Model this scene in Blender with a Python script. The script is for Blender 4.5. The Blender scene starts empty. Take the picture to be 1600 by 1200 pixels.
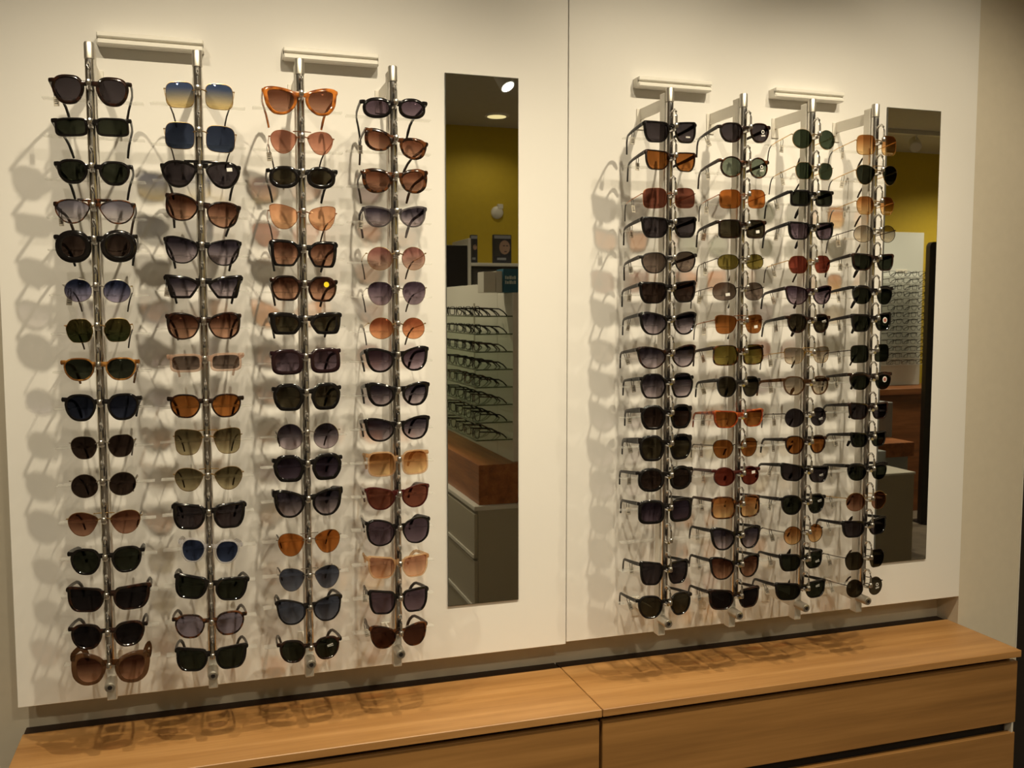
import bpy, math, random
from mathutils import Vector, Matrix
random.seed(7)
SC = bpy.context.scene
COL = SC.collection
ZC = 1.6                                   # eye height of the photographer
# ------------------------------------------------------------------ camera
F = 1482.68
RGT = Vector((0.951290944, -0.308294002, -0.000589641))
UP = Vector((0.0248703515, 0.0748348512, 0.996885756))
FWD = Vector((0.307289774, 0.948343057, -0.0788570965))
CAMP = Vector((0, -2.0, ZC))
cd = bpy.data.cameras.new('camera')
cam = bpy.data.objects.new('camera', cd)
COL.objects.link(cam)
cd.sensor_fit = 'HORIZONTAL'; cd.sensor_width = 36; cd.lens = F / 1600 * 36
cd.clip_start = 0.02; cd.clip_end = 60
cam.matrix_world = Matrix(((RGT.x, UP.x, -FWD.x, CAMP.x), (RGT.y, UP.y, -FWD.y, CAMP.y), (RGT.z, UP.z, -FWD.z, CAMP.z), (0, 0, 0, 1)))
SC.camera = cam
# ------------------------------------------------------------------ world, exposure, lights
w = bpy.data.worlds.new('world'); SC.world = w
w.use_nodes = True
w.node_tree.nodes['Background'].inputs[0].default_value = (1, .9, .75, 1)
w.node_tree.nodes['Background'].inputs[1].default_value = 0.02
vs = SC.view_settings
vs.view_transform = 'Standard'; vs.look = 'None'; vs.gamma = 1; vs.use_curve_mapping = False
vs.exposure = 0.0
SC.cycles.transparent_max_bounces = 24
SC.cycles.max_bounces = 8
SC.cycles.sample_clamp_indirect = 4
SC.cycles.blur_glossy = .29
WARM = (1.0, .855, .61)
def spot(name, loc, aim, power, size, blend, rad=.03, col=WARM):
    l = bpy.data.lights.new(name, 'SPOT'); l.energy = power; l.spot_size = math.radians(size); l.spot_blend = blend
    l.shadow_soft_size = rad; l.color = col
    o = bpy.data.objects.new(name, l); COL.objects.link(o); o.location = loc
    o.rotation_euler = (Vector(aim) - Vector(loc)).to_track_quat('-Z', 'Y').to_euler()
    return o
# wall-washing track spots: lamp x, aim x, aim z (relative to the eye), power
SPOTS = [(-.45, -.20, -.62, 54), (.30, .12, -.48, 80), (.74, .74, -.28, 36), (1.20, 1.10, -.38, 71), (1.64, 1.76, -.24, 64)]
SPOT_Y, SPOT_Z = -1.03, 1.21
for x, ax, az, p in SPOTS:
    spot('wall_spot_light', (x, SPOT_Y, SPOT_Z + ZC), (ax, 0, az + ZC), p, 75, 1.0, .02)
ROOM_LAMPS = [(1.93, -4.30, 7), (3.6, -3.4, 48), (4.35, -3.75, 110), (.55, -2.9, 84), (-1.2, -2.8, 60), (6.1, -3.8, 90)]  # first one shows in a mirror; the rest are added to brighten the room
CEIL = 1.315
for x, y, p in ROOM_LAMPS:
    spot('downlight_light', (x, y, CEIL + ZC - .03), (x, y, 0), p, 150, .6, .05)

# ------------------------------------------------------------------ helpers
def s2l(c):
    return tuple(((v / 255) / 12.92 if v / 255 <= .04045 else ((v / 255 + .055) / 1.055) ** 2.4) for v in c)
def unp(px, py, y):
    """point of the place that the photograph shows at a pixel, on the plane at depth y (heights from the floor)"""
    d = RGT * (px - 800) + UP * (600 - py) + FWD * F
    return CAMP + d * ((y - CAMP.y) / d.y)
class MB:
    def __init__(s): s.v = []; s.f = []
    def add(s, v, f):
        n = len(s.v); s.v += [tuple(p) for p in v]; s.f += [tuple(i + n for i in q) for q in f]
        return s
    def box(s, x0, x1, y0, y1, z0, z1):
        return s.add([(x0, y0, z0), (x1, y0, z0), (x1, y1, z0), (x0, y1, z0), (x0, y0, z1), (x1, y0, z1), (x1, y1, z1), (x0, y1, z1)],
                     [(3, 2, 1, 0), (4, 5, 6, 7), (0, 1, 5, 4), (1, 2, 6, 5), (2, 3, 7, 6), (3, 0, 4, 7)])
    def bbox(s, x0, x1, y0, y1, z0, z1, b):
        """box with all its edges bevelled"""
        v = []
        for ax in range(3):
            for k in range(8):
                sx, sy, sz = k & 1, k >> 1 & 1, k >> 2 & 1
                q = [x1 if sx else x0, y1 if sy else y0, z1 if sz else z0]
                for a, sg in enumerate((sx, sy, sz)):
                    if a != ax: q[a] += -b if sg else b
                v.append(q)
        f = []
        I = lambda ax, k: ax * 8 + k
        for ax in range(3):
            o = [a for a in range(3) if a != ax]
            for sg in (0, 1):
                ks = [(sg << ax) | (i << o[0]) | (j << o[1]) for i, j in ((0, 0), (1, 0), (1, 1), (0, 1))]
                f.append(tuple(I(ax, k) for k in ks))
        for ax in range(3):
            o = [a for a in range(3) if a != ax]
            for i in (0, 1):
                for j in (0, 1):
                    k0 = (i << o[0]) | (j << o[1]); k1 = k0 | (1 << ax)
                    f.append((I(o[0], k0), I(o[0], k1), I(o[1], k1), I(o[1], k0)))
        for k in range(8): f.append((I(0, k), I(1, k), I(2, k)))
        return s.add(v, f)
    def sweep(s, pts, sec, n=8, side=None, cap=True, flat=2.0):
        """tube through pts; sec(i) gives half width (along side) and half height"""
        P = [Vector(p) for p in pts]; rings = []
        for i, p in enumerate(P):
            t = (P[min(i + 1, len(P) - 1)] - P[max(i - 1, 0)]).normalized()
            sd = Vector(side) if side else (t.cross(Vector((0, 0, 1))) if abs(t.z) < .95 else t.cross(Vector((0, 1, 0))))
            sd = (sd - t * sd.dot(t)).normalized(); u = sd.cross(t)
            a, b = sec(i); ring = []
            for k in range(n):
                th = 2 * math.pi * (k + .5) / n; c, q = math.cos(th), math.sin(th)
                r = (abs(c) ** flat + abs(q) ** flat) ** (-1 / flat)
                ring.append(p + sd * (a * c * r) + u * (b * q * r))
            rings.append(ring)
        v = [q for r in rings for q in r]; f = []
        for i in range(len(P) - 1):
            for k in range(n):
                k2 = (k + 1) % n
                f.append((i * n + k, i * n + k2, (i + 1) * n + k2, (i + 1) * n + k))
        if cap:
            f.append(tuple(range(n))[::-1]); f.append(tuple((len(P) - 1) * n + k for k in range(n)))
        return s.add(v, f)
    def tube(s, pts, r, n=8): return s.sweep(pts, lambda i: (r, r), n)
    def lathe(s, p0, ax, prof, n=20):
        """profile of (distance along axis, radius)"""
        a = Vector(ax).normalized(); p0 = Vector(p0)
        u = a.cross(Vector((0, 0, 1)) if abs(a.z) < .9 else Vector((1, 0, 0))).normalized(); q = a.cross(u)
        v = []; f = []
        for d, r in prof:
            for k in range(n):
                t = 2 * math.pi * k / n
                v.append(p0 + a * d + (u * math.cos(t) + q * math.sin(t)) * r)
        for i in range(len(prof) - 1):
            for k in range(n):
                k2 = (k + 1) % n
                f.append((i * n + k, i * n + k2, (i + 1) * n + k2, (i + 1) * n + k))
        f.append(tuple(range(n))[::-1]); f.append(tuple((len(prof) - 1) * n + k for k in range(n)))
        return s.add(v, f)
    def mesh(s, name, m, smooth=0):
        me = bpy.data.meshes.new(name); me.from_pydata(s.v, [], s.f); me.materials.append(m)
        if smooth:
            me.polygons.foreach_set('use_smooth', [True] * len(me.polygons))
            me.set_sharp_from_angle(angle=math.radians(smooth))
        me.update(); return me
    def build(s, name, m, parent=None, smooth=0, loc=None):
        o = bpy.data.objects.new(name, s.mesh(name, m, smooth)); COL.objects.link(o)
        if parent: o.parent = parent
        if loc is not None: o.location = loc
        return o
def inst(name, me, parent=None, loc=(0, 0, 0)):
    o = bpy.data.objects.new(name, me); COL.objects.link(o); o.location = loc
    if parent: o.parent = parent
    return o
def tag(o, label, cat, group=None):
    o['label'] = label; o['category'] = cat
    if group: o['group'] = group
    return o
def thing(name, label, cat, loc=(0, 0, 0), group=None):
    o = bpy.data.objects.new(name, None); o.empty_display_size = .05; COL.objects.link(o); o.location = loc
    return tag(o, label, cat, group)
def struct(o): o['kind'] = 'structure'; return o

# ------------------------------------------------------------------ materials
MATS = {}
def principled(name, col, rough=.5, metal=0, **kw):
    if name in MATS: return MATS[name]
    m = bpy.data.materials.new(name); m.use_nodes = True
    b = m.node_tree.nodes['Principled BSDF']
    b.inputs['Base Color'].default_value = (*col, 1); b.inputs['Roughness'].default_value = rough; b.inputs['Metallic'].default_value = metal
    for k, v in kw.items(): b.inputs[k].default_value = v
    MATS[name] = m; return m
def nd(m, t, **kw):
    n = m.node_tree.nodes.new(t)
    for k, v in kw.items(): setattr(n, k, v)
    return n
def lk(m, a, b): m.node_tree.links.new(a, b)
def noisy(m, scale, amount, bump=0, stretch=(1, 1, 1)):
    """soft variation of the base colour and a little relief"""
    b = m.node_tree.nodes['Principled BSDF']; c = tuple(b.inputs['Base Color'].default_value)
    tc = nd(m, 'ShaderNodeTexCoord'); mp = nd(m, 'ShaderNodeMapping'); mp.inputs['Scale'].default_value = stretch
    n = nd(m, 'ShaderNodeTexNoise'); n.inputs['Scale'].default_value = scale; n.inputs['Detail'].default_value = 4
    lk(m, tc.outputs['Object'], mp.inputs[0]); lk(m, mp.outputs[0], n.inputs['Vector'])
    r = nd(m, 'ShaderNodeValToRGB')
    r.color_ramp.elements[0].position = .3; r.color_ramp.elements[1].position = .7
    r.color_ramp.elements[0].color = tuple(v * (1 - amount) for v in c[:3]) + (1,)
    r.color_ramp.elements[1].color = tuple(min(1, v * (1 + amount)) for v in c[:3]) + (1,)
    lk(m, n.outputs['Fac'], r.inputs[0]); lk(m, r.outputs[0], b.inputs['Base Color'])
    if bump:
        bp = nd(m, 'ShaderNodeBump'); bp.inputs['Strength'].default_value = bump; bp.inputs['Distance'].default_value = .002
        lk(m, n.outputs['Fac'], bp.inputs['Height']); lk(m, bp.outputs[0], b.inputs['Normal'])
    return m
def wood(name, c0, c1, c2, rough=.38, ax=(.7, 16, 16)):
    m = principled(name, c1, rough); b = m.node_tree.nodes['Principled BSDF']
    tc = nd(m, 'ShaderNodeTexCoord'); mp = nd(m, 'ShaderNodeMapping'); mp.inputs['Scale'].default_value = ax
    n1 = nd(m, 'ShaderNodeTexNoise'); n1.inputs['Scale'].default_value = 1.6; n1.inputs['Detail'].default_value = 3; n1.inputs['Distortion'].default_value = .3
    n2 = nd(m, 'ShaderNodeTexNoise'); n2.inputs['Scale'].default_value = 9; n2.inputs['Detail'].default_value = 6
    lk(m, tc.outputs['Object'], mp.inputs[0]); lk(m, mp.outputs[0], n1.inputs['Vector']); lk(m, mp.outputs[0], n2.inputs['Vector'])
    mx = nd(m, 'ShaderNodeMath', operation='MULTIPLY_ADD'); mx.inputs[1].default_value = .3
    ad = nd(m, 'ShaderNodeMath', operation='MULTIPLY'); ad.inputs[1].default_value = .7
    lk(m, n1.outputs['Fac'], ad.inputs[0]); lk(m, n2.outputs['Fac'], mx.inputs[0]); lk(m, ad.outputs[0], mx.inputs[2])
    r = nd(m, 'ShaderNodeValToRGB'); e = r.color_ramp.elements
    e[0].position = .34; e[0].color = (*c0, 1); e[1].position = .66; e[1].color = (*c2, 1)
    q = e.new(.5); q.color = (*c1, 1)
    lk(m, mx.outputs[0], r.inputs[0]); lk(m, r.outputs[0], b.inputs['Base Color'])
    bp = nd(m, 'ShaderNodeBump'); bp.inputs['Strength'].default_value = .08; bp.inputs['Distance'].default_value = .001
    lk(m, n2.outputs['Fac'], bp.inputs['Height']); lk(m, bp.outputs[0], b.inputs['Normal'])
    return m
def thin(name, tint, body=(0, 0, 0), bodyfac=0., ior=1.45, rough=.03, bottom=None, g0=.10, g1=.80):
    """tinted see-through sheet; both faces are crossed, so the tint is taken by half at each"""
    if name in MATS: return MATS[name]
    m = bpy.data.materials.new(name); m.use_nodes = True; nt = m.node_tree; nt.nodes.clear()
    out = nd(m, 'ShaderNodeOutputMaterial'); tr = nd(m, 'ShaderNodeBsdfTransparent'); gl = nd(m, 'ShaderNodeBsdfGlossy'); fr = nd(m, 'ShaderNodeFresnel')
    gl.inputs['Roughness'].default_value = rough; fr.inputs['IOR'].default_value = ior
    sq = lambda c: tuple(math.sqrt(max(0, v)) for v in c) + (1,)
    tr.inputs[0].default_value = sq(tint)
    if bottom is not None:
        tc = nd(m, 'ShaderNodeTexCoord'); sx = nd(m, 'ShaderNodeSeparateXYZ'); r = nd(m, 'ShaderNodeValToRGB')
        lk(m, tc.outputs['Generated'], sx.inputs[0]); lk(m, sx.outputs['Z'], r.inputs[0])
        e = r.color_ramp.elements; e[0].position = g0; e[0].color = sq(bottom); e[1].position = g1; e[1].color = sq(tint)
        lk(m, r.outputs[0], tr.inputs[0])
    src = tr.outputs[0]
    if bodyfac:
        df = nd(m, 'ShaderNodeBsdfDiffuse'); df.inputs[0].default_value = (*body, 1)
        mx0 = nd(m, 'ShaderNodeMixShader'); mx0.inputs[0].default_value = bodyfac
        lk(m, tr.outputs[0], mx0.inputs[1]); lk(m, df.outputs[0], mx0.inputs[2]); src = mx0.outputs[0]
    ge = nd(m, 'ShaderNodeNewGeometry'); sb = nd(m, 'ShaderNodeMath', operation='SUBTRACT'); sb.inputs[0].default_value = 1; lk(m, ge.outputs['Backfacing'], sb.inputs[1])
    mu = nd(m, 'ShaderNodeMath', operation='MULTIPLY'); lk(m, sb.outputs[0], mu.inputs[0]); lk(m, fr.outputs[0], mu.inputs[1])
    mx = nd(m, 'ShaderNodeMixShader'); lk(m, mu.outputs[0], mx.inputs[0]); lk(m, src, mx.inputs[1]); lk(m, gl.outputs[0], mx.inputs[2])
    lk(m, mx.outputs[0], out.inputs[0]); MATS[name] = m; return m
def emit(name, col, st):
    m = bpy.data.materials.new(name); m.use_nodes = True; nt = m.node_tree; nt.nodes.clear()
    out = nd(m, 'ShaderNodeOutputMaterial'); e = nd(m, 'ShaderNodeEmission'); e.inputs[0].default_value = (*col, 1); e.inputs[1].default_value = st
    lk(m, e.outputs[0], out.inputs[0]); return m
def tort(name, dark, light, scale=95, lo=.45, hi=.62):
    m = principled(name, dark, .12); b = m.node_tree.nodes['Principled BSDF']
    tc = nd(m, 'ShaderNodeTexCoord'); n = nd(m, 'ShaderNodeTexNoise'); n.inputs['Scale'].default_value = scale; n.inputs['Detail'].default_value = 2
    r = nd(m, 'ShaderNodeValToRGB'); e = r.color_ramp.elements
    e[0].position = lo; e[0].color = (*dark, 1); e[1].position = hi; e[1].color = (*light, 1)
    lk(m, tc.outputs['Object'], n.inputs['Vector']); lk(m, n.outputs['Fac'], r.inputs[0]); lk(m, r.outputs[0], b.inputs['Base Color'])
    return m
M_PANEL = noisy(principled('panel_white_laminate', (.80, .785, .75), .45), 3, .012, .01)
M_WALL = noisy(principled('wall_cream_paint', (.62, .565, .46), .7), 40, .02, .05)
M_WOOD = wood('oak_laminate', s2l((156, 112, 64)), s2l((172, 127, 75)), s2l((186, 141, 88)))
M_WOODSHADE = wood('oak_laminate_shaded', s2l((134, 96, 52)), s2l((148, 107, 59)), s2l((162, 119, 68)))  # same oak, darkened for the weaker light on the upright fronts
M_WOODR = wood('counter_walnut', s2l((120, 70, 38)), s2l((150, 92, 52)), s2l((170, 110, 64)), ax=(14, 1.2, 14))
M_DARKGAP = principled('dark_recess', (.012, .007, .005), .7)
M_SHADE = principled('dark_brown_shade', (.035, .016, .008), .6)  # shadow tone for the strip behind the worktop
M_BLACK = principled('black_lacquer', (.012, .009, .008), .4)
M_MIRROR = principled('mirror_silver', (.80, .82, .78), 0.012, 1)
M_MIRROR_EDGE = principled('mirror_edge', (.10, .10, .085), .3)
M_CHROME = principled('polished_steel', (.76, .745, .72), .25, 1)
M_ALU = principled('brushed_aluminium', (.62, .59, .53), .45, 1)
M_ALUP = principled('painted_aluminium', (.76, .73, .66), .42, .15)
M_RAIL = principled('anodised_rail', (.86, .84, .78), .4, .1)
M_ACRYL = thin('clear_acrylic', (.97, .97, .95), (.95, .95, .92), .13, 1.45)
M_YELLOW = noisy(principled('wall_yellow_paint', (.50, .36, .018), .7), 25, .03, .05)
M_CEIL = noisy(principled('ceiling_paint', (.46, .43, .37), .8), 30, .02)
M_FLOOR = noisy(principled('floor_vinyl', (.16, .13, .10), .5), 12, .15)
M_WHITE = principled('white_lacquer', (.66, .63, .56), .4)
M_TAUPE = principled('taupe_lacquer', (.40, .36, .28), .4)
M_GREYBLUE = principled('greyblue_lacquer', (.30, .32, .34), .5)
M_GLASS = thin('green_shelf_glass', (.86, .92, .84), (.5, .6, .45), .06, 1.45)
M_GEDGE = principled('shelf_glass_edge', (.07, .10, .05), .2)
M_TAG = principled('tag_card', (.46, .42, .35), .6)
M_PRINT = principled('tag_print', (.05, .045, .04), .7)
M_STICK = principled('sticker_white', (.78, .76, .72), .5)
M_STICKY = principled('sticker_yellow', (.85, .68, .02), .5)
M_STICKR = principled('sticker_red', (.35, .12, .09), .5)
# frames: material, words, metal?
def clear(name, tint, body, f): return thin(name, tint, body, f, 1.5, .08)
FR = {
 'blk': (principled('acetate_black', (.006, .005, .005), .10), 'black', 0),
 'mat': (principled('acetate_charcoal', (.016, .014, .013), .22), 'charcoal', 0),
 'tort': (tort('acetate_tortoise', (.012, .006, .004), (.105, .034, .010)), 'tortoiseshell', 0),
 'dt': (tort('acetate_dark_tortoise', (.008, .005, .004), (.028, .010, .006)), 'dark tortoiseshell', 0),
 'hon': (tort('acetate_honey', (.13, .05, .012), (.36, .17, .04)), 'honey brown', 0),
 'org': (tort('acetate_amber', (.14, .035, .008), (.50, .16, .025), 60, .4, .6), 'amber tortoiseshell', 0),
 'ored': (tort('acetate_red_orange', (.20, .03, .01), (.42, .09, .015)), 'red-orange', 0),
 'red': (principled('acetate_dark_red', (.05, .008, .007), .12), 'dark red', 0),
 'burg': (principled('acetate_burgundy', (.016, .006, .008), .12), 'dark burgundy', 0),
 'brnT': (clear('acetate_clear_brown', (.24, .12, .06), (.10, .05, .022), .3), 'translucent brown', 0),
 'pch': (clear('acetate_clear_peach', (.86, .66, .46), (.62, .40, .22), .25), 'translucent peach', 0),
 'pnk': (clear('acetate_clear_pink', (.84, .68, .58), (.58, .42, .33), .25), 'clear pink', 0),
 'clr': (clear('acetate_clear_grey', (.80, .80, .82), (.60, .58, .60), .25), 'clear', 0),
 'gry': (clear('acetate_clear_smoke', (.22, .20, .21), (.10, .09, .10), .3), 'smoky grey', 0),
 'gold': (principled('metal_gold', (.62, .42, .19), .2, 1), 'gold metal', 1),
 'sil': (principled('metal_silver', (.66, .63, .58), .18, 1), 'silver metal', 1),
 'gun': (principled('metal_dark', (.09, .07, .06), .25, .9), 'dark metal', 1),
 'cop': (principled('metal_copper', (.50, .22, .11), .22, 1), 'copper metal', 1),
}
M_TIP = principled('temple_tip_brown', (.03, .016, .011), .2)
TEMPLE = {k: principled('temple_' + k, c, .3, 0, **{'Specular IOR Level': .2}) for k, c in (('blk', (.006, .005, .005)), ('mat', (.012, .010, .009)), ('dt', (.012, .007, .005)), ('tort', (.030, .012, .006)), ('burg', (.012, .006, .006)))}
# lenses: displayed colour at the top, at the bottom, words
LN = {
 'dg': ((40, 40, 28), (46, 46, 32), 'dark green'), 'gn': ((52, 58, 40), (60, 66, 46), 'green'), 'dk': ((30, 26, 23), (40, 34, 31), 'black'),
 'dgy': ((52, 45, 42), (66, 57, 53), 'dark grey'), 'db': ((46, 35, 27), (56, 43, 33), 'dark brown'), 'bb': ((30, 31, 36), (40, 42, 50), 'blue-black'),
 'brg': ((66, 38, 24), (176, 132, 98), 'brown gradient'), 'brs': ((92, 54, 34), (160, 116, 86), 'brown gradient'), 'gyg': ((50, 43, 46), (168, 150, 140), 'grey gradient'),
 'gyl': ((112, 104, 104), (196, 182, 166), 'pale grey'), 'blg': ((38, 42, 58), (142, 130, 136), 'blue gradient'), 'bly': ((62, 72, 92), (206, 176, 112), 'blue-to-yellow'),
 'bls': ((40, 44, 54), (52, 58, 68), 'slate blue'), 'blu': ((42, 47, 62), (60, 68, 86), 'blue'), 'olv': ((52, 44, 20), (46, 48, 24), 'olive'),
 'olg': ((82, 70, 44), (166, 148, 106), 'olive gradient'), 'amb': ((132, 78, 32), (150, 92, 42), 'amber'), 'amg': ((150, 92, 44), (226, 182, 118), 'amber gradient'),
 'org': ((164, 92, 36), (178, 108, 48), 'orange'), 'pnk': ((150, 96, 70), (192, 134, 100), 'pink-brown'), 'pch': ((200, 142, 98), (214, 162, 112), 'peach'),
 'pkg': ((128, 82, 68), (206, 170, 138), 'rose gradient'), 'pur': ((76, 60, 62), (108, 90, 90), 'purple-grey'), 'pug': ((62, 48, 52), (150, 128, 124), 'purple gradient'),
 'org2': ((140, 74, 44), (206, 142, 92), 'orange gradient'), 'rb': ((108, 60, 42), (120, 70, 50), 'red-brown'), 'red': ((110, 48, 32), (124, 58, 40), 'red'),
 'lil': ((128, 116, 118), (142, 130, 132), 'mirrored lilac'), 'yol': ((112, 96, 40), (124, 106, 48), 'yellow-olive'), 'gbr': ((98, 82, 66), (116, 98, 80), 'grey-brown'),
 'brp': ((170, 118, 84), (222, 176, 132), 'pale brown'), 'grp': ((136, 122, 98), (208, 186, 148), 'pale olive'), 'gnp': ((108, 112, 88), (122, 126, 100), 'grey-green'),
 'stl': ((68, 70, 76), (108, 110, 114), 'steel blue'), 'dol': ((54, 47, 32), (66, 57, 38), 'dark olive'), 'dpu': ((38, 30, 34), (84, 70, 74), 'plum gradient'),
 'brk': ((60, 36, 24), (76, 46, 30), 'deep brown'),
}
WALLREF = (.74, .67, .52)
def lens_mat(k):
    t, b, _ = LN[k]
    f = lambda c: tuple(min(.97, max(.004, v * .88) / r) for v, r in zip(s2l(c), WALLREF))
    return thin('lens_' + k, f(t), ior=1.5, rough=.02, bottom=f(b))

# ------------------------------------------------------------------ setting: the display wall
XL, XR = -.365, 1.909
WY = .08                                  # the wall behind the panels
wall = struct(MB().box(-3.6, XR, WY, WY + .1, 0, CEIL + ZC).build('wall_front', M_WALL))
for x0, x1, zb in ((XL + .002, .7785, -.7735), (.7805, XR - .002, -.7685)):
    MB().bbox(x0, x1, 0, .02, zb + ZC, CEIL + ZC - .002, .0008).build('panel', M_PANEL, wall)
    for bx in (x0 + .12, (x0 + x1) / 2, x1 - .10): MB().box(bx - .03, bx + .03, .02, WY, zb + ZC + .10, CEIL + ZC - .01).build('batten', M_WALL, wall)
XD = 2.112
struct(MB().box(XR, XD, .003, WY + .1, 0, CEIL + ZC).build('wall_right', M_WALL))
struct(MB().box(XD + 1.0, 7.0, .003, WY + .1, 0, CEIL + ZC).build('wall_far_front', M_WALL))
struct(MB().bbox(XD + .001, XD + .999, .10, .14, 0, CEIL + ZC, .002).build('dark_doorway_1', M_BLACK))  # black sheet stands in for the darkness inside the open doorway
struct(MB().bbox(XD - .003, XD, .0005, .003, 0, CEIL + ZC, .0003).build('trim_1', M_WHITE))
BY = -4.72
struct(MB().box(1.25, 7.0, BY - .1, BY, 0, CEIL + ZC).build('wall_back', M_YELLOW))
struct(MB().box(-3.6, 1.25, BY - .1, BY, 0, CEIL + ZC).build('wall_back_cream', M_WALL))
struct(MB().box(-3.7, -3.6, BY, WY, 0, CEIL + ZC).build('wall_far_left', M_WALL))
struct(MB().box(7.0, 7.1, BY, WY, 0, CEIL + ZC).build('wall_far_right', M_WALL))
struct(MB().box(-3.7, 7.1, BY - .1, .17, -.1, 0).build('floor', M_FLOOR))
struct(MB().box(-3.7, 7.1, BY - .1, .17, CEIL + ZC, CEIL + ZC + .1).build('ceiling', M_CEIL))

# ------------------------------------------------------------------ long low cabinet
ZT = -.844 + ZC
for x0, x1, lab in ((XL + .001, .7805, 'long oak drawer cabinet under the left four racks'), (.7825, XR - .001, 'long oak drawer cabinet under the right four racks')):
    c = thing('drawer_cabinet', lab, 'cabinet', ((x0 + x1) / 2, -.08, 0), 'drawer cabinets below the racks')
    cx = (x0 + x1) / 2; hw = (x1 - x0) / 2
    def cb(name, m, *a, bv=.0012): return MB().bbox(a[0], a[1], a[2] + .08, a[3] + .08, a[4], a[5], bv).build(name, m, c)
    cb('worktop', M_WOOD, -hw, hw, -.209, .041, ZT - .017, ZT)
    cb('carcass', M_WOODSHADE, -hw + .002, hw - .002, -.176, .030, .08, ZT - .0175)
    cb('rear_shade_strip', M_SHADE, -hw + .001, hw - .001, .0412, WY - .0005, ZT - .012, ZT - .003, bv=.0004)  # strip coloured dark as the panel's shadow along the worktop's back
    cb('side_edge', M_WHITE, hw - .012, hw - .008, -.1995, -.1765, .09, ZT - .06)
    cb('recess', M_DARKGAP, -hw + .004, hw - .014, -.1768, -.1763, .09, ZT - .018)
    z = ZT - .017 - .0125
    for h in (.157, .22, .22):
        d = cb('drawer', M_WOODSHADE, -hw + .0025, hw - .0025, -.201, -.184, z - h, z)
        z -= h + .026
    cb('plinth', M_DARKGAP, -hw + .01, hw - .01, -.15, .04, 0, .08)

# ------------------------------------------------------------------ wall rails
RAILS = [(-.178, .012, 'left of all, above the first and second rack'), (.1635, .353, 'above the third rack'), (.937, 1.121, 'above the fifth rack'), (1.290, 1.480, 'above the seventh rack')]
for x0, x1, wd in RAILS:
    zt = .5185 + ZC; L = x1 - x0
    t = thing('wall_rail', 'short aluminium wall rail ' + wd, 'rail', ((x0 + x1) / 2, 0, zt), 'aluminium rails above the racks')
    a = -L / 2; b = L / 2
    MB().bbox(a + .001, b - .001, -.024, 0, -.0215, -.001, .001).build('core', M_RAIL, t)
    MB().bbox(a, b, -.030, -.004, -.0088, 0, .0015).build('upper_lip', M_RAIL, t)
    MB().bbox(a, b, -.030, -.004, -.0225, -.0135, .0022).build('lower_lip', M_RAIL, t)
    for e in (a - .0012, b): MB().bbox(e, e + .0012, -.022, 0, -.021, -.002, .0004).build('end_cap', M_ALUP, t)

# ------------------------------------------------------------------ mirrors
for x0, x1, lab in ((.498, .662, 'tall narrow frameless mirror between the fourth rack and the panel seam'), (1.627, 1.790, 'tall narrow frameless mirror right of the eighth rack')):
    t = thing('wall_mirror', lab, 'mirror', ((x0 + x1) / 2, 0, -.6555 + ZC), 'tall wall mirrors')
    hw = (x1 - x0) / 2; H = 1.154
    MB().box(-hw, hw, -.0040, 0, 0, H).build('backing', M_MIRROR_EDGE, t)
    MB().box(-hw + .0012, hw - .0012, -.0046, -.0041, .0012, H - .0012).build('mirror_glass', M_MIRROR, t)

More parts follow.
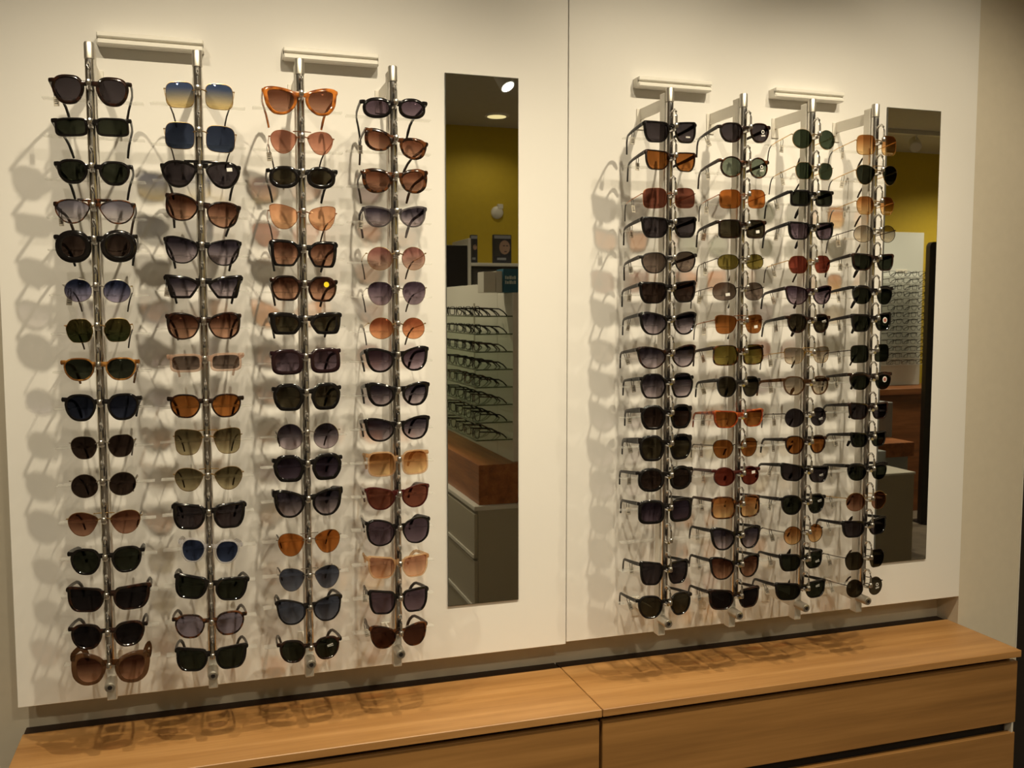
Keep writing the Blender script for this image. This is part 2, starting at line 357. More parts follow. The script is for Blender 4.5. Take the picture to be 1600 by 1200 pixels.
# ------------------------------------------------------------------ sunglasses
def cat_rom(p, n, ten=.5):
    out = []
    N = len(p); per = max(2, round(n / N))
    for i in range(N):
        p0, p1, p2, p3 = (Vector(p[(i + k - 1) % N]) for k in range(4))
        for j in range(per):
            t = j / per
            m1 = (p2 - p0) * ten; m2 = (p3 - p1) * ten
            out.append(p1 * (2 * t ** 3 - 3 * t * t + 1) + m1 * (t ** 3 - 2 * t * t + t) + p2 * (-2 * t ** 3 + 3 * t * t) + m2 * (t ** 3 - t * t))
    return out
def superell(n, N=36):
    o = []
    for k in range(N):
        th = 2 * math.pi * k / N; c, s = math.cos(th), math.sin(th)
        o.append(Vector((math.copysign(abs(c) ** (2 / n), c), math.copysign(abs(s) ** (2 / n), s))))
    return o
def rev(p): return p[::-1]
STY = {
 'round': superell(2.05), 'oval': superell(2.35), 'rect': superell(4.2), 'square': superell(3.5), 'bug': superell(2.2),
 'panto': cat_rom(rev([(0, 1), (.66, .90), (1, .42), (.90, -.32), (.52, -.86), (0, -1), (-.5, -.88), (-.87, -.36), (-.98, .30), (-.64, .86)]), 40),
 'way': cat_rom(rev([(-.25, .90), (.5, .97), (.96, .95), (.98, .5), (.90, -.32), (.60, -.90), (.05, -1), (-.52, -.93), (-.89, -.4), (-.98, .25), (-.80, .78)]), 40),
 'avi': cat_rom(rev([(-.5, .84), (.1, 1), (.68, .88), (.98, .42), (.90, -.22), (.55, -.80), (.05, -1), (-.45, -.80), (-.84, -.15), (-.97, .45)]), 40),
 'cat': cat_rom(rev([(-.45, .78), (.1, .95), (.62, 1), (.99, .86), (.98, .32), (.83, -.40), (.40, -.93), (-.32, -.96), (-.84, -.46), (-.98, .12), (-.82, .56)]), 44),
 'acat': cat_rom(rev([(-.92, .40), (-.35, .80), (.4, .95), (.96, 1), (.98, .72), (.74, -.72), (.58, -.98), (-.30, -1), (-.52, -.90), (-.98, .05)]), 40, .36),
 'but': cat_rom(rev([(-.62, .76), (0, .98), (.6, .98), (.96, .72), (1, .1), (.84, -.58), (.4, -.97), (-.12, -1), (-.62, -.76), (-.95, -.12), (-.95, .35)]), 44),
 'sqb': cat_rom(rev([(-.85, .52), (-.45, .88), (.2, .98), (.86, .96), (.98, .78), (.92, -.3), (.76, -.88), (.5, -1), (-.35, -1), (-.62, -.84), (-.98, -.05)]), 44, .42),
 'hex': cat_rom(rev([(-.45, .98), (.35, 1), (.72, .84), (1, .28), (.90, -.42), (.52, -.96), (-.38, -1), (-.72, -.80), (-.98, -.10), (-.86, .55)]), 40, .34),
 'nav': cat_rom(rev([(-.62, .86), (.4, .99), (.90, .84), (.97, .3), (.86, -.60), (.50, -.98), (-.20, -1), (-.62, -.72), (-.92, .05), (-.96, .5)]), 40, .42),
}
STYW = {'round': 'round', 'oval': 'oval', 'rect': 'rectangular', 'square': 'square', 'bug': 'oversized', 'panto': 'rounded', 'way': 'wayfarer-shaped', 'avi': 'aviator', 'cat': 'cat-eye', 'acat': 'winged', 'but': 'butterfly', 'sqb': 'squared', 'hex': 'angular', 'nav': 'squared-off', 'club': 'browline'}
CX, CZ = 2.4, 4.4
def bend(x, y, z): return (x, y + CX * x * x + CZ * z * z, z)
def outline(sty, a, h, side, cx):
    P = STY['panto' if sty == 'club' else sty]
    x0 = min(p.x for p in P); x1 = max(p.x for p in P); z0 = min(p.y for p in P); z1 = max(p.y for p in P)
    return [(side * (cx + ((p.x - x0) / (x1 - x0) - .5) * a), ((p.y - z0) / (z1 - z0) - .5) * h) for p in P]
def ring(mb, O, I, d):
    n = len(O); b = .22
    mixp = lambda A, B, k: [(p[0] * (1 - k) + q[0] * k, p[1] * (1 - k) + q[1] * k) for p, q in zip(A, B)]
    loops = [(O, d / 2), (O, -d / 2 + d * .25), (mixp(O, I, b), -d / 2), (mixp(O, I, 1 - b), -d / 2), (I, -d / 2 + d * .25), (I, d / 2)]
    v = [bend(x, y, z) for L, y in loops for x, z in L]; f = []
    for i in range(6):
        j = (i + 1) % 6
        for k in range(n):
            k2 = (k + 1) % n
            f.append((i * n + k, i * n + k2, j * n + k2, j * n + k))
    mb.add(v, f)
def lens_mesh(I, y0, th=.0016):
    n = len(I); cx = sum(p[0] for p in I) / n; cz = sum(p[1] for p in I) / n
    v = []; f = []
    for s, yy in ((0, y0), (1, y0 + th)):
        base = len(v)
        for k in (1, .66, .33):
            v += [bend(cx + (p[0] - cx) * k, yy - (1 - k * k) * .0016, cz + (p[1] - cz) * k) for p in I]
        v.append(bend(cx, yy - .0016, cz))
        for r in range(2):
            for k in range(n):
                k2 = (k + 1) % n; q = (base + r * n + k, base + r * n + k2, base + (r + 1) * n + k2, base + (r + 1) * n + k)
                f.append(q if s else q[::-1])
        for k in range(n):
            q = (base + 2 * n + k, base + 2 * n + (k + 1) % n, base + 3 * n)
            f.append(q if s else q[::-1])
    h = 3 * n + 1
    for k in range(n): f.append((k, (k + 1) % n, h + (k + 1) % n, h + k))
    return v, f
def surf(x, z, off=.0): return bend(x, off, z)
def glasses(root, W, h, sty, fr, ln, t=None, tags=0, stk=None, tw=None, seed=0, temple_k=None):
    rnd = random.Random(seed)
    fm, _, metal = FR[fr]; fm2 = TEMPLE.get(fr, fm)
    if metal:
        t = t or .0010; gap = .150 * W; ep = .003; d = .0016
    else:
        t = t or .0042; gap = {'panto': .135, 'round': .14, 'club': .135}.get(sty, .105) * W; ep = .0045 if sty in ('panto', 'round', 'club', 'oval', 'rect') else .0012; d = .0042
    a = (W - gap - 2 * ep) / 2; cx = gap / 2 + a / 2
    mb = MB(); I = {}; IN = {}
    for sd in (-1, 1):
        O = outline(sty, a, h, sd, cx)
        k_in, k_out, k_t, k_b = 1., 1., 1., 1.
        if sty in ('cat', 'way', 'acat', 'sqb', 'but') and not metal: k_out, k_t, k_b = 1.35, 1.15, .8
        if sty == 'club': k_t, k_in, k_out, k_b = 2.2, .35, .5, .22
        ai = a - t * (k_in + k_out); hi = h - t * (k_t + k_b)
        Ii = [(x - sd * t * (k_out - k_in) / 2, z + t * (k_b - k_t) / 2) for x, z in outline(sty, ai, hi, sd, cx)]
        if sd < 0: O = O[::-1]; Ii = Ii[::-1]
        ring(mb, O, Ii, d); I[sd] = Ii; IN[sd] = (cx * sd, ai / 2, hi / 2)
    zb = h * (.20 if not metal else .16)
    if metal:
        pts = [bend(x, -.0005, zb + .003 * (1 - (x / (gap / 2 + .003)) ** 2)) for x in [(gap / 2 + .0035) * (k / 4 - 1) for k in range(9)]]
        mb.tube(pts, .0012, 6)
        if sty in ('avi', 'nav'):
            pts = [bend(x, -.0012, h * .43 + .0008 * (1 - (x / gap) ** 2)) for x in [(gap * .92) * (k / 4 - 1) for k in range(9)]]
            mb.tube(pts, .0009, 6)
    else:
        hb = .0040 if sty in ('panto', 'round') else .0050
        if sty == 'avi': zb = h * .33; hb = .006
        xe = gap / 2 + t * .8 + .0015
        pts = [bend(x, 0, zb + .0012 * (1 - (x / xe) ** 2)) for x in [xe * (k / 4 - 1) for k in range(9)]]
        mb.sweep(pts, lambda i: (d * .48, hb * (1 + .35 * ((i - 4) / 4) ** 2)), 8, side=(0, 1, 0), flat=3)
        if sty == 'avi':
            xe = gap / 2 + a * .35
            mb.sweep([bend(x, -.0004, h * .455) for x in [xe * (k / 4 - 1) for k in range(9)]], lambda i: (d * .45, .0026), 8, side=(0, 1, 0), flat=3)
    ze = h * (.30 if sty in ('panto', 'round', 'oval', 'bug', 'hex', 'avi') else .36)
    if metal: ze = h * .22
    tw = tw or (.0022 if metal else .0042)
    for sd in (-1, 1):
        xa = sd * (W / 2 - ep - a * .10); xb = sd * (W / 2 - .0008)
        if metal: mb.tube([bend(sd * (W / 2 - ep - .0012), 0, ze), bend(xb, .0004, ze + .0004), bend(xb, .004, ze)], .0011, 6)
        else: mb.sweep([bend(xa, .0004, ze), bend((xa + xb) / 2, .0004, ze + .0004), bend(xb, .0006, ze), (xb, CX * xb * xb + CZ * ze * ze + .0050, ze)], lambda i: ((.0019, tw * .92)), 8, side=(0, 1, 0) if 0 else None, flat=3.2)
    mb.build('frame_front', fm, root, 38)
    lm = lens_mat(ln)
    for sd in (-1, 1):
        Ii = [(IN[sd][0] + (x - IN[sd][0]) * 1.012, z * 1.012) for x, z in I[sd]]
        v, f = lens_mesh(Ii, -.0006)
        L = MB().add(v, f).build('lens', lm, root, 40)
        for S in (stk or []):
            if S[0] != sd: continue
            sticker(L, S, IN[sd])
    yc = CX * (W / 2) ** 2 + CZ * ze * ze
    for sd in (-1, 1):
        q = rnd.uniform(-.008, .008); x = W / 2 - .0012; dp = .115 + q
        k = 1 + rnd.uniform(-.04, .04)
        P = [(sd * x, yc + .003, ze), (sd * (x - .0002), yc + .03 * k, ze - dp * .03), (sd * (x - .002), yc + .062 * k, ze - dp * .062), (sd * (x - .0055), yc + .088 * k, ze - dp * .088 - .0005)]
        Q = [(sd * (x - .0080), yc + .099 * k, ze - dp * .1 - .0035), (sd * (x - .0115), yc + .109 * k, ze - dp * .1 - .012), (sd * (x - .0145), yc + .116 * k, ze - dp * .1 - .024), (sd * (x - .0165), yc + .121 * k, ze - dp * .1 - .035)]
        if metal:
            T = MB().sweep(P + Q[:1], lambda i: (.0008, .0011), 6).build('temple', fm, root, 40)
            MB().sweep([P[3]] + Q, lambda i: (.0013, (.0016, .0018, .0021, .0024, .0018)[i]), 8, flat=2.6).build('temple_tip', M_TIP, T, 40)
        else:
            hs = (tw, tw * .92, tw * .76, tw * .70, tw * .74, tw * .84, tw * .95, tw * .60)
            T = MB().sweep(P + Q, lambda i: (.0019, hs[i]), 8, flat=3).build('temple', fm2, root, 40)
        if tags and sd == -1:
            fx = rnd.uniform(.40, .62); y = yc + .1 * fx; z = ze - dp * .1 * fx; px = -x + .0012
            tg = MB().bbox(-.0048, .0048, -.0003, .0003, -.0165, 0, .00025).build('price_tag', M_TAG, root, loc=(px + .002, y + .001, z - .0125))
            tg['label'] = 'small hanging price tag'
            MB().box(-.0030, .0030, -.0006, -.00045, -.0122, -.0108).box(-.0030, .0018, -.0006, -.00045, -.0085, -.0074).box(-.0030, .0024, -.0006, -.00045, -.0055, -.0044).build('tag_print', M_PRINT, tg)
            tg.rotation_euler = (rnd.uniform(-.2, .2), rnd.uniform(-.35, .2), rnd.uniform(-.5, .3))
            MB().tube([(-.0028, 0, 0), (-.0032, 0, .008), (-.0016, .0008, .0145), (.0012, .0008, .0145), (.0022, 0, .007), (.0012, 0, -.001)], .0007, 5).build('tag_loop', M_BLACK, tg, 40)
def sticker(L, S, box):
    sd, kind, u, v = S; cx, ha, hh = box
    x = cx + u * ha * sd; z = v * hh
    y = bend(x, -.0030, z)[1]
    def disc(r, m, dy=0, name='sticker', ri=None):
        n = 20; mb = MB()
        if ri is None: mb.lathe((0, dy, 0), (0, -1, 0), [(0, r), (.0003, r)], n)
        else:
            vv = []
            for yy in (dy, dy - .0003):
                for rr in (r, ri): vv += [(rr * math.cos(2 * math.pi * k / n), yy, rr * math.sin(2 * math.pi * k / n)) for k in range(n)]
            ff = []
            for k in range(n):
                k2 = (k + 1) % n
                ff += [(k, k2, n + k2, n + k), (2 * n + k, 3 * n + k, 3 * n + k2, 2 * n + k2), (k, 2 * n + k, 2 * n + k2, k2), (n + k, n + k2, 3 * n + k2, 3 * n + k)]
            mb.add(vv, ff)
        o = mb.build(name, m, L, loc=(x, y, z)); o.rotation_euler = (0, 0, CX * 2 * x); return o
    if kind == 'yellow': disc(.0052, M_STICKY)['label'] = 'round yellow sticker'
    elif kind == 'round': disc(.0068, M_STICK); disc(.0045, M_STICKR, -.0004, 'sticker_print')
    else:
        mb = MB()
        if kind == 'rect': mb.bbox(-.0050, .0050, -.0003, 0, -.0032, .0032, .0001)
        elif kind == 'text':
            for k in range(4): mb.box(-.0055 + k * .0029, -.0055 + k * .0029 + .0021, -.0003, 0, -.0016, .0016)
        elif kind == 'script':
            for k in range(5):
                mb.box(-.0060 + k * .0024, -.0060 + k * .0024 + .0012, -.0003, 0, -.0012 + k * .0003, .0012 + k * .0003)
            mb.box(-.006, .006, -.0003, 0, -.0026, -.0020)
        elif kind == 'ring':
            for k in range(4): mb.box(-.0055 + k * .0029, -.0055 + k * .0029 + .0021, -.0003, 0, -.0096, -.0064)
            disc(.0042, M_STICK, 0, 'sticker_ring', .0027)
        o = mb.build('sticker', M_STICK, L, loc=(x, y, z)); o.rotation_euler = (0, -.1 if kind != 'text' else 0, CX * 2 * x)

# measuring frames on the photograph: origin and scale
CR = {'A': (0, 0, 4), 'B': (0, 300, 4), 'C': (0, 600, 4), 'D': (0, 900, 4), 'E': (380, 50, 5), 'F': (380, 280, 5), 'G': (380, 510, 5), 'H': (380, 740, 3.528),
      'K': (930, 90, 5.714), 'L': (930, 290, 5.714), 'M': (930, 490, 5.714), 'N': (930, 690, 5.714), 'O': (930, 840, 5.714),
      'Q': (1180, 100, 5.333), 'S': (1180, 300, 5.333), 'T': (1180, 500, 5.333), 'U': (1180, 700, 5.333), 'W': (1180, 840, 5.333)}
TX = [(1, 'text', .15, -.55)]; RG = [(1, 'ring', .25, .1)]; RC = [(1, 'rect', .35, .3)]; RD = [(1, 'round', .05, .2)]; SCR = [(1, 'script', .3, .35)]
RACKS = [
 [('A', 308, 826, 555, 575, 185, 'panto', 'dt', 'dgy', .0055), ('A', 328, 828, 793, 796, 118, 'rect', 'blk', 'dg', .004), ('A', 345, 835, 1070, 1085, 155, 'panto', 'blk', 'dg', .0045),
  ('B', 342, 852, 120, 125, 155, 'avi', 'tort', 'gyl', .0026), ('B', 345, 865, 340, 338, 205, 'bug', 'blk', 'db', .0105), ('B', 395, 835, 615, 620, 147, 'round', 'sil', 'blg'),
  ('B', 405, 835, 868, 862, 150, 'hex', 'gold', 'olv'), ('B', 385, 875, 1110, 1105, 145, 'panto', 'hon', 'dg', .003), ('C', 392, 890, 150, 142, 170, 'panto', 'blk', 'bb', .0045),
  ('C', 435, 855, 400, 385, 145, 'panto', 'sil', 'db'), ('C', 435, 865, 640, 622, 150, 'round', 'sil', 'db'), ('C', 412, 890, 880, 862, 150, 'avi', 'gold', 'brs'),
  ('C', 425, 905, 1115, 1095, 165, 'panto', 'blk', 'dg', .0045), ('D', 420, 952, 150, 130, 160, 'way', 'dt', 'dk', .0045), ('D', 425, 920, 385, 360, 160, 'panto', 'dt', 'dk', .0045),
  ('D', 443, 945, 590, 570, 200, 'but', 'brnT', 'brg', .0070, {'tw': .008})],
 [('A', 1030, 1475, 590, 605, 165, 'square', 'gold', 'bly'), ('A', 1025, 1485, 845, 870, 170, 'square', 'gold', 'bls'), ('A', 1010, 1510, 1085, 1095, 172, 'avi', 'blk', 'dgy', .0045, {'stk': [(1, 'rect', .45, .5)]}),
  ('B', 1030, 1503, 92, 145, 172, 'but', 'dt', 'brg', .0036), ('B', 1025, 1510, 360, 378, 172, 'cat', 'blk', 'gyg', .003), ('B', 1030, 1522, 590, 592, 150, 'acat', 'blk', 'gyg', .0058),
  ('B', 1037, 1508, 838, 835, 172, 'but', 'dt', 'brg', .0036), ('B', 1050, 1530, 1070, 1062, 116, 'rect', 'pnk', 'gbr', .0044), ('C', 1045, 1522, 140, 135, 150, 'panto', 'dt', 'amb', .003),
  ('C', 1085, 1520, 365, 355, 165, 'nav', 'gold', 'olg'), ('C', 1085, 1530, 600, 588, 148, 'avi', 'gold', 'olg'), ('C', 1075, 1540, 830, 820, 165, 'way', 'blk', 'dgy', .005),
  ('C', 1112, 1512, 1040, 1050, 150, 'panto', 'clr', 'blu', .0034), ('D', 1085, 1555, 68, 80, 152, 'way', 'blk', 'dg', .005), ('D', 1070, 1535, 320, 295, 150, 'panto', 'tort', 'lil', .003),
  ('D', 1090, 1545, 525, 505, 150, 'way', 'blk', 'dg', .0045)],
 [('E', 152, 740, 530, 545, 222, 'cat', 'org', 'brs', .0058), ('E', 200, 715, 855, 870, 185, 'avi', 'cop', 'pnk'), ('E', 185, 740, 1132, 1140, 175, 'oval', 'blk', 'dol', .0072),
  ('F', 190, 735, 290, 305, 198, 'cat', 'cop', 'pch'), ('F', 208, 740, 575, 588, 210, 'sqb', 'blk', 'brg', .005), ('F', 210, 735, 850, 860, 200, 'hex', 'dt', 'brg', .0042, {'stk': [(1, 'yellow', .3, .45)]}),
  ('F', 210, 775, 1127, 1125, 175, 'sqb', 'blk', 'dol', .0075), ('G', 220, 768, 280, 265, 200, 'square', 'burg', 'pur', .0072), ('G', 235, 770, 555, 545, 215, 'hex', 'blk', 'dol', .0068),
  ('G', 255, 765, 865, 855, 205, 'round', 'sil', 'gyg'), ('G', 235, 778, 1114, 1094, 212, 'hex', 'blk', 'dpu', .0068), ('H', 165, 550, 170, 155, 155, 'cat', 'blk', 'gyg', .005, {'tw': .007}),
  ('H', 185, 545, 395, 372, 130, 'avi', 'sil', 'org'), ('H', 190, 540, 588, 568, 130, 'avi', 'sil', 'stl'), ('H', 178, 545, 768, 742, 142, 'cat', 'blk', 'stl', .003),
  ('H', 185, 540, 985, 960, 125, 'panto', 'dt', 'dg', .004, {'stk': SCR})],
 [('E', 915, 1440, 590, 600, 162, 'oval', 'blk', 'pur', .0058), ('E', 940, 1440, 838, 915, 172, 'but', 'tort', 'brs', .0052), ('E', 925, 1445, 1160, 1165, 195, 'but', 'tort', 'brs', .0055),
  ('F', 935, 1435, 290, 292, 170, 'cat', 'gry', 'gyg', .0036), ('F', 960, 1435, 620, 620, 185, 'round', 'gold', 'pkg'), ('F', 965, 1440, 893, 890, 185, 'panto', 'sil', 'pug'),
  ('F', 975, 1430, 1165, 1165, 170, 'round', 'gold', 'org2'), ('G', 950, 1452, 265, 250, 195, 'cat', 'blk', 'pug', .0048), ('G', 960, 1460, 533, 525, 190, 'cat', 'blk', 'gyg', .0056),
  ('G', 945, 1460, 810, 790, 188, 'cat', 'blk', 'gyg', .0044), ('G', 970, 1450, 1080, 1060, 195, 'square', 'pch', 'amg', .0032), ('H', 672, 1025, 140, 122, 128, 'cat', 'red', 'rb', .003),
  ('H', 675, 1030, 330, 312, 148, 'but', 'blk', 'pur', .0034), ('H', 680, 1020, 520, 507, 125, 'way', 'pch', 'brp', .003), ('H', 685, 1018, 712, 695, 135, 'way', 'blk', 'pur', .004),
  ('H', 690, 1010, 905, 885, 128, 'cat', 'tort', 'brk', .0026)],
 [('K', 415, 895, 655, 665, 198, 'way', 'blk', 'dgy', .0036, {'stk': TX}), ('K', 430, 890, 908, 930, 182, 'way', 'dt', 'amb', .0028), ('L', 400, 885, 110, 110, 185, 'square', 'cop', 'rb'),
  ('L', 400, 900, 370, 370, 195, 'way', 'blk', 'dgy', .0034), ('L', 390, 905, 690, 680, 190, 'panto', 'mat', 'gbr', .0024), ('L', 380, 895, 955, 945, 200, 'way', 'blk', 'db', .0040),
  ('M', 385, 900, 88, 85, 210, 'cat', 'blk', 'gyg', .0040), ('M', 362, 893, 395, 378, 205, 'cat', 'dt', 'gyg', .0034), ('M', 390, 868, 650, 640, 225, 'hex', 'blk', 'gyg', .0036),
  ('M', 390, 850, 930, 918, 220, 'hex', 'blk', 'db', .0056, {'tw': .006}), ('N', 375, 850, 64, 46, 232, 'hex', 'blk', 'dol', .0056, {'tw': .007}), ('N', 352, 862, 348, 322, 215, 'oval', 'blk', 'db', .0060),
  ('N', 370, 855, 635, 610, 215, 'square', 'blk', 'dpu', .0060), None, ('O', 375, 815, 325, 308, 215, 'way', 'blk', 'dgy', .0038), ('O', 360, 860, 630, 590, 205, 'panto', 'blk', 'dol', .0040)],
 [('K', 1090, 1560, 665, 672, 180, 'panto', 'dt', 'dgy', .0034, {'stk': RG}), ('K', 1095, 1545, 972, 985, 190, 'round', 'tort', 'gnp', .0030, {'stk': RG}), ('L', 1080, 1510, 118, 118, 172, 'square', 'cop', 'org'),
  ('L', 1070, 1515, 385, 388, 170, 'rect', 'dt', 'dol', .0032, {'stk': [(1, 'rect', .1, -.35)]}), ('L', 1060, 1490, 682, 680, 140, 'oval', 'gun', 'yol'), ('L', 1010, 1485, 945, 945, 165, 'oval', 'gun', 'gbr', None, {'stk': [(-1, 'rect', -.2, -.35)]}),
  ('M', 1035, 1475, 97, 93, 172, 'nav', 'cop', 'amb', None, {'stk': [(1, 'rect', .2, -.3)]}), ('M', 1030, 1485, 375, 365, 185, 'square', 'tort', 'yol', .0024), ('M', 1045, 1450, 655, 650, 188, 'panto', 'mat', 'dol', .0026),
  ('M', 1040, 1490, 945, 930, 160, 'way', 'ored', 'amb', .0030), ('N', 1005, 1420, 72, 51, 170, 'panto', 'gun', 'amb'), ('N', 1020, 1450, 318, 303, 170, 'round', 'red', 'red', .0022, {'stk': [(1, 'rect', .3, .4)]}),
  ('N', 1015, 1452, 598, 578, 200, 'square', 'tort', 'amg', .0030), ('N', 1010, 1460, 875, 855, 205, 'cat', 'blk', 'gyg', .0042), ('O', 1000, 1450, 282, 255, 205, 'cat', 'blk', 'brg', .0032),
  ('O', 990, 1450, 560, 535, 185, 'way', 'dt', 'dk', .0045)],
 [('Q', 290, 660, 620, 632, 165, 'round', 'gold', 'gn'), ('Q', 315, 642, 887, 897, 145, 'hex', 'gold', 'gn'), ('Q', 265, 640, 1115, 1120, 138, 'rect', 'blk', 'dg', .0042),
  ('S', 260, 645, 320, 325, 155, 'way', 'blk', 'pur', .0040), ('S', 250, 615, 605, 602, 150, 'hex', 'gold', 'red'), ('S', 235, 622, 860, 857, 162, 'cat', 'burg', 'pug', .0024),
  ('S', 240, 610, 1095, 1095, 162, 'panto', 'dt', 'dol', .0034, {'stk': [(1, 'script', .3, .3)]}), ('T', 215, 605, 300, 290, 140, 'nav', 'gold', 'grp'), ('T', 205, 605, 550, 545, 160, 'panto', 'brnT', 'grp', .0026),
  ('T', 220, 580, 818, 805, 158, 'round', 'gun', 'dgy', None, {'stk': [(1, 'script', .2, -.2)]}), ('T', 220, 580, 1045, 1035, 155, 'panto', 'dt', 'amb', .0026), ('U', 195, 600, 205, 220, 145, 'way', 'blk', 'dgy', .0034, {'stk': [(1, 'script', .2, -.05)]}),
  ('U', 185, 570, 480, 465, 165, 'panto', 'blk', 'dg', .0034, {'stk': [(1, 'script', .35, .4)]}), ('U', 210, 550, 735, 710, 155, 'round', 'gun', 'amg'), ('U', 175, 540, 960, 930, 148, 'way', 'blk', 'dg', .0036, {'stk': [(1, 'script', .35, -.2)]}),
  ('W', 150, 575, 455, 430, 148, 'way', 'blk', 'dg', .0036, {'stk': [(1, 'script', .1, .5)]})],
 [('Q', 820, 1168, 670, 680, 170, 'square', 'gold', 'amg'), ('Q', 822, 1180, 920, 930, 168, 'avi', 'gold', 'dg'), ('S', 818, 1148, 110, 118, 155, 'hex', 'gold', 'amg'),
  ('S', 800, 1165, 348, 350, 145, 'round', 'gun', 'grp'), ('S', 785, 1140, 580, 585, 148, 'way', 'dt', 'dg', .0036), ('S', 780, 1135, 855, 860, 160, 'club', 'blk', 'dg', .0036),
  ('S', 780, 1120, 1090, 1080, 155, 'way', 'blk', 'dg', .0045, {'stk': RD}), ('T', 765, 1100, 285, 275, 150, 'rect', 'gun', 'dg'), ('T', 765, 1130, 510, 505, 150, 'club', 'dt', 'dg', .0036, {'stk': RD}),
  ('T', 755, 1090, 760, 755, 145, 'way', 'dt', 'dgy', .0036), ('T', 770, 1070, 1000, 990, 128, 'way', 'blk', 'dg', .0032), ('U', 740, 1090, 203, 190, 145, 'club', 'blk', 'dg', .0036),
  ('U', 735, 1085, 455, 435, 155, 'round', 'gold', 'brs'), ('U', 705, 1080, 680, 650, 145, 'way', 'blk', 'dgy', .0040), ('U', 725, 1065, 948, 918, 152, 'hex', 'gun', 'dol'),
  ('W', 735, 1048, 430, 403, 152, 'round', 'gun', 'dol', None, {'stk': [(1, 'ring', .1, .2)]})],
]
PX = [-.180, .000, .1825, .3590, .9545, 1.1330, 1.3080, 1.4790]
ORD = ['top', 'second', 'third', 'fourth', 'fifth', 'sixth', 'seventh', 'eighth', 'ninth', 'tenth', 'eleventh', 'twelfth', 'thirteenth', 'fourteenth', 'fifteenth', 'bottom']
NTH = ['first', 'second', 'third', 'fourth', 'fifth', 'sixth', 'seventh', 'eighth']
YB, YE = -.161, -.149                       # bridge plane and corner plane of the fronts
# shared rack pieces
hook_me = MB().tube([(0, -.150, .014), (0, -.1525, .028), (0, -.1580, .0350), (0, -.1660, .0362), (0, -.1730, .0310), (0, -.1752, .0220), (0, -.1752, .004)], .0025, 8).lathe((0, -.1752, .0065), (0, 0, -1), [(0, .0038), (.0008, .0046), (.0090, .0046), (.0100, .0036)], 12).mesh('lock_hook', M_CHROME, 45)
peg_me = MB().sweep([(0, -.150, -.006), (0, -.158, -.006), (0, -.1665, -.005)], lambda i: (.0042, .0034), 10).mesh('nose_peg', M_CHROME, 45)
slot_me = MB().sweep([(0, -.1522, -.0105), (0, -.1530, -.0085), (0, -.1530, .0085), (0, -.1522, .0105)], lambda i: ((.0014, .0030, .0030, .0014)[i], .0008), 8, side=(1, 0, 0)).mesh('slot', M_BLACK, 40)
plate_me = MB().bbox(-.0845, .0845, -.106, -.086, -.0015, .0015, .0006).mesh('support_plate', M_ACRYL)
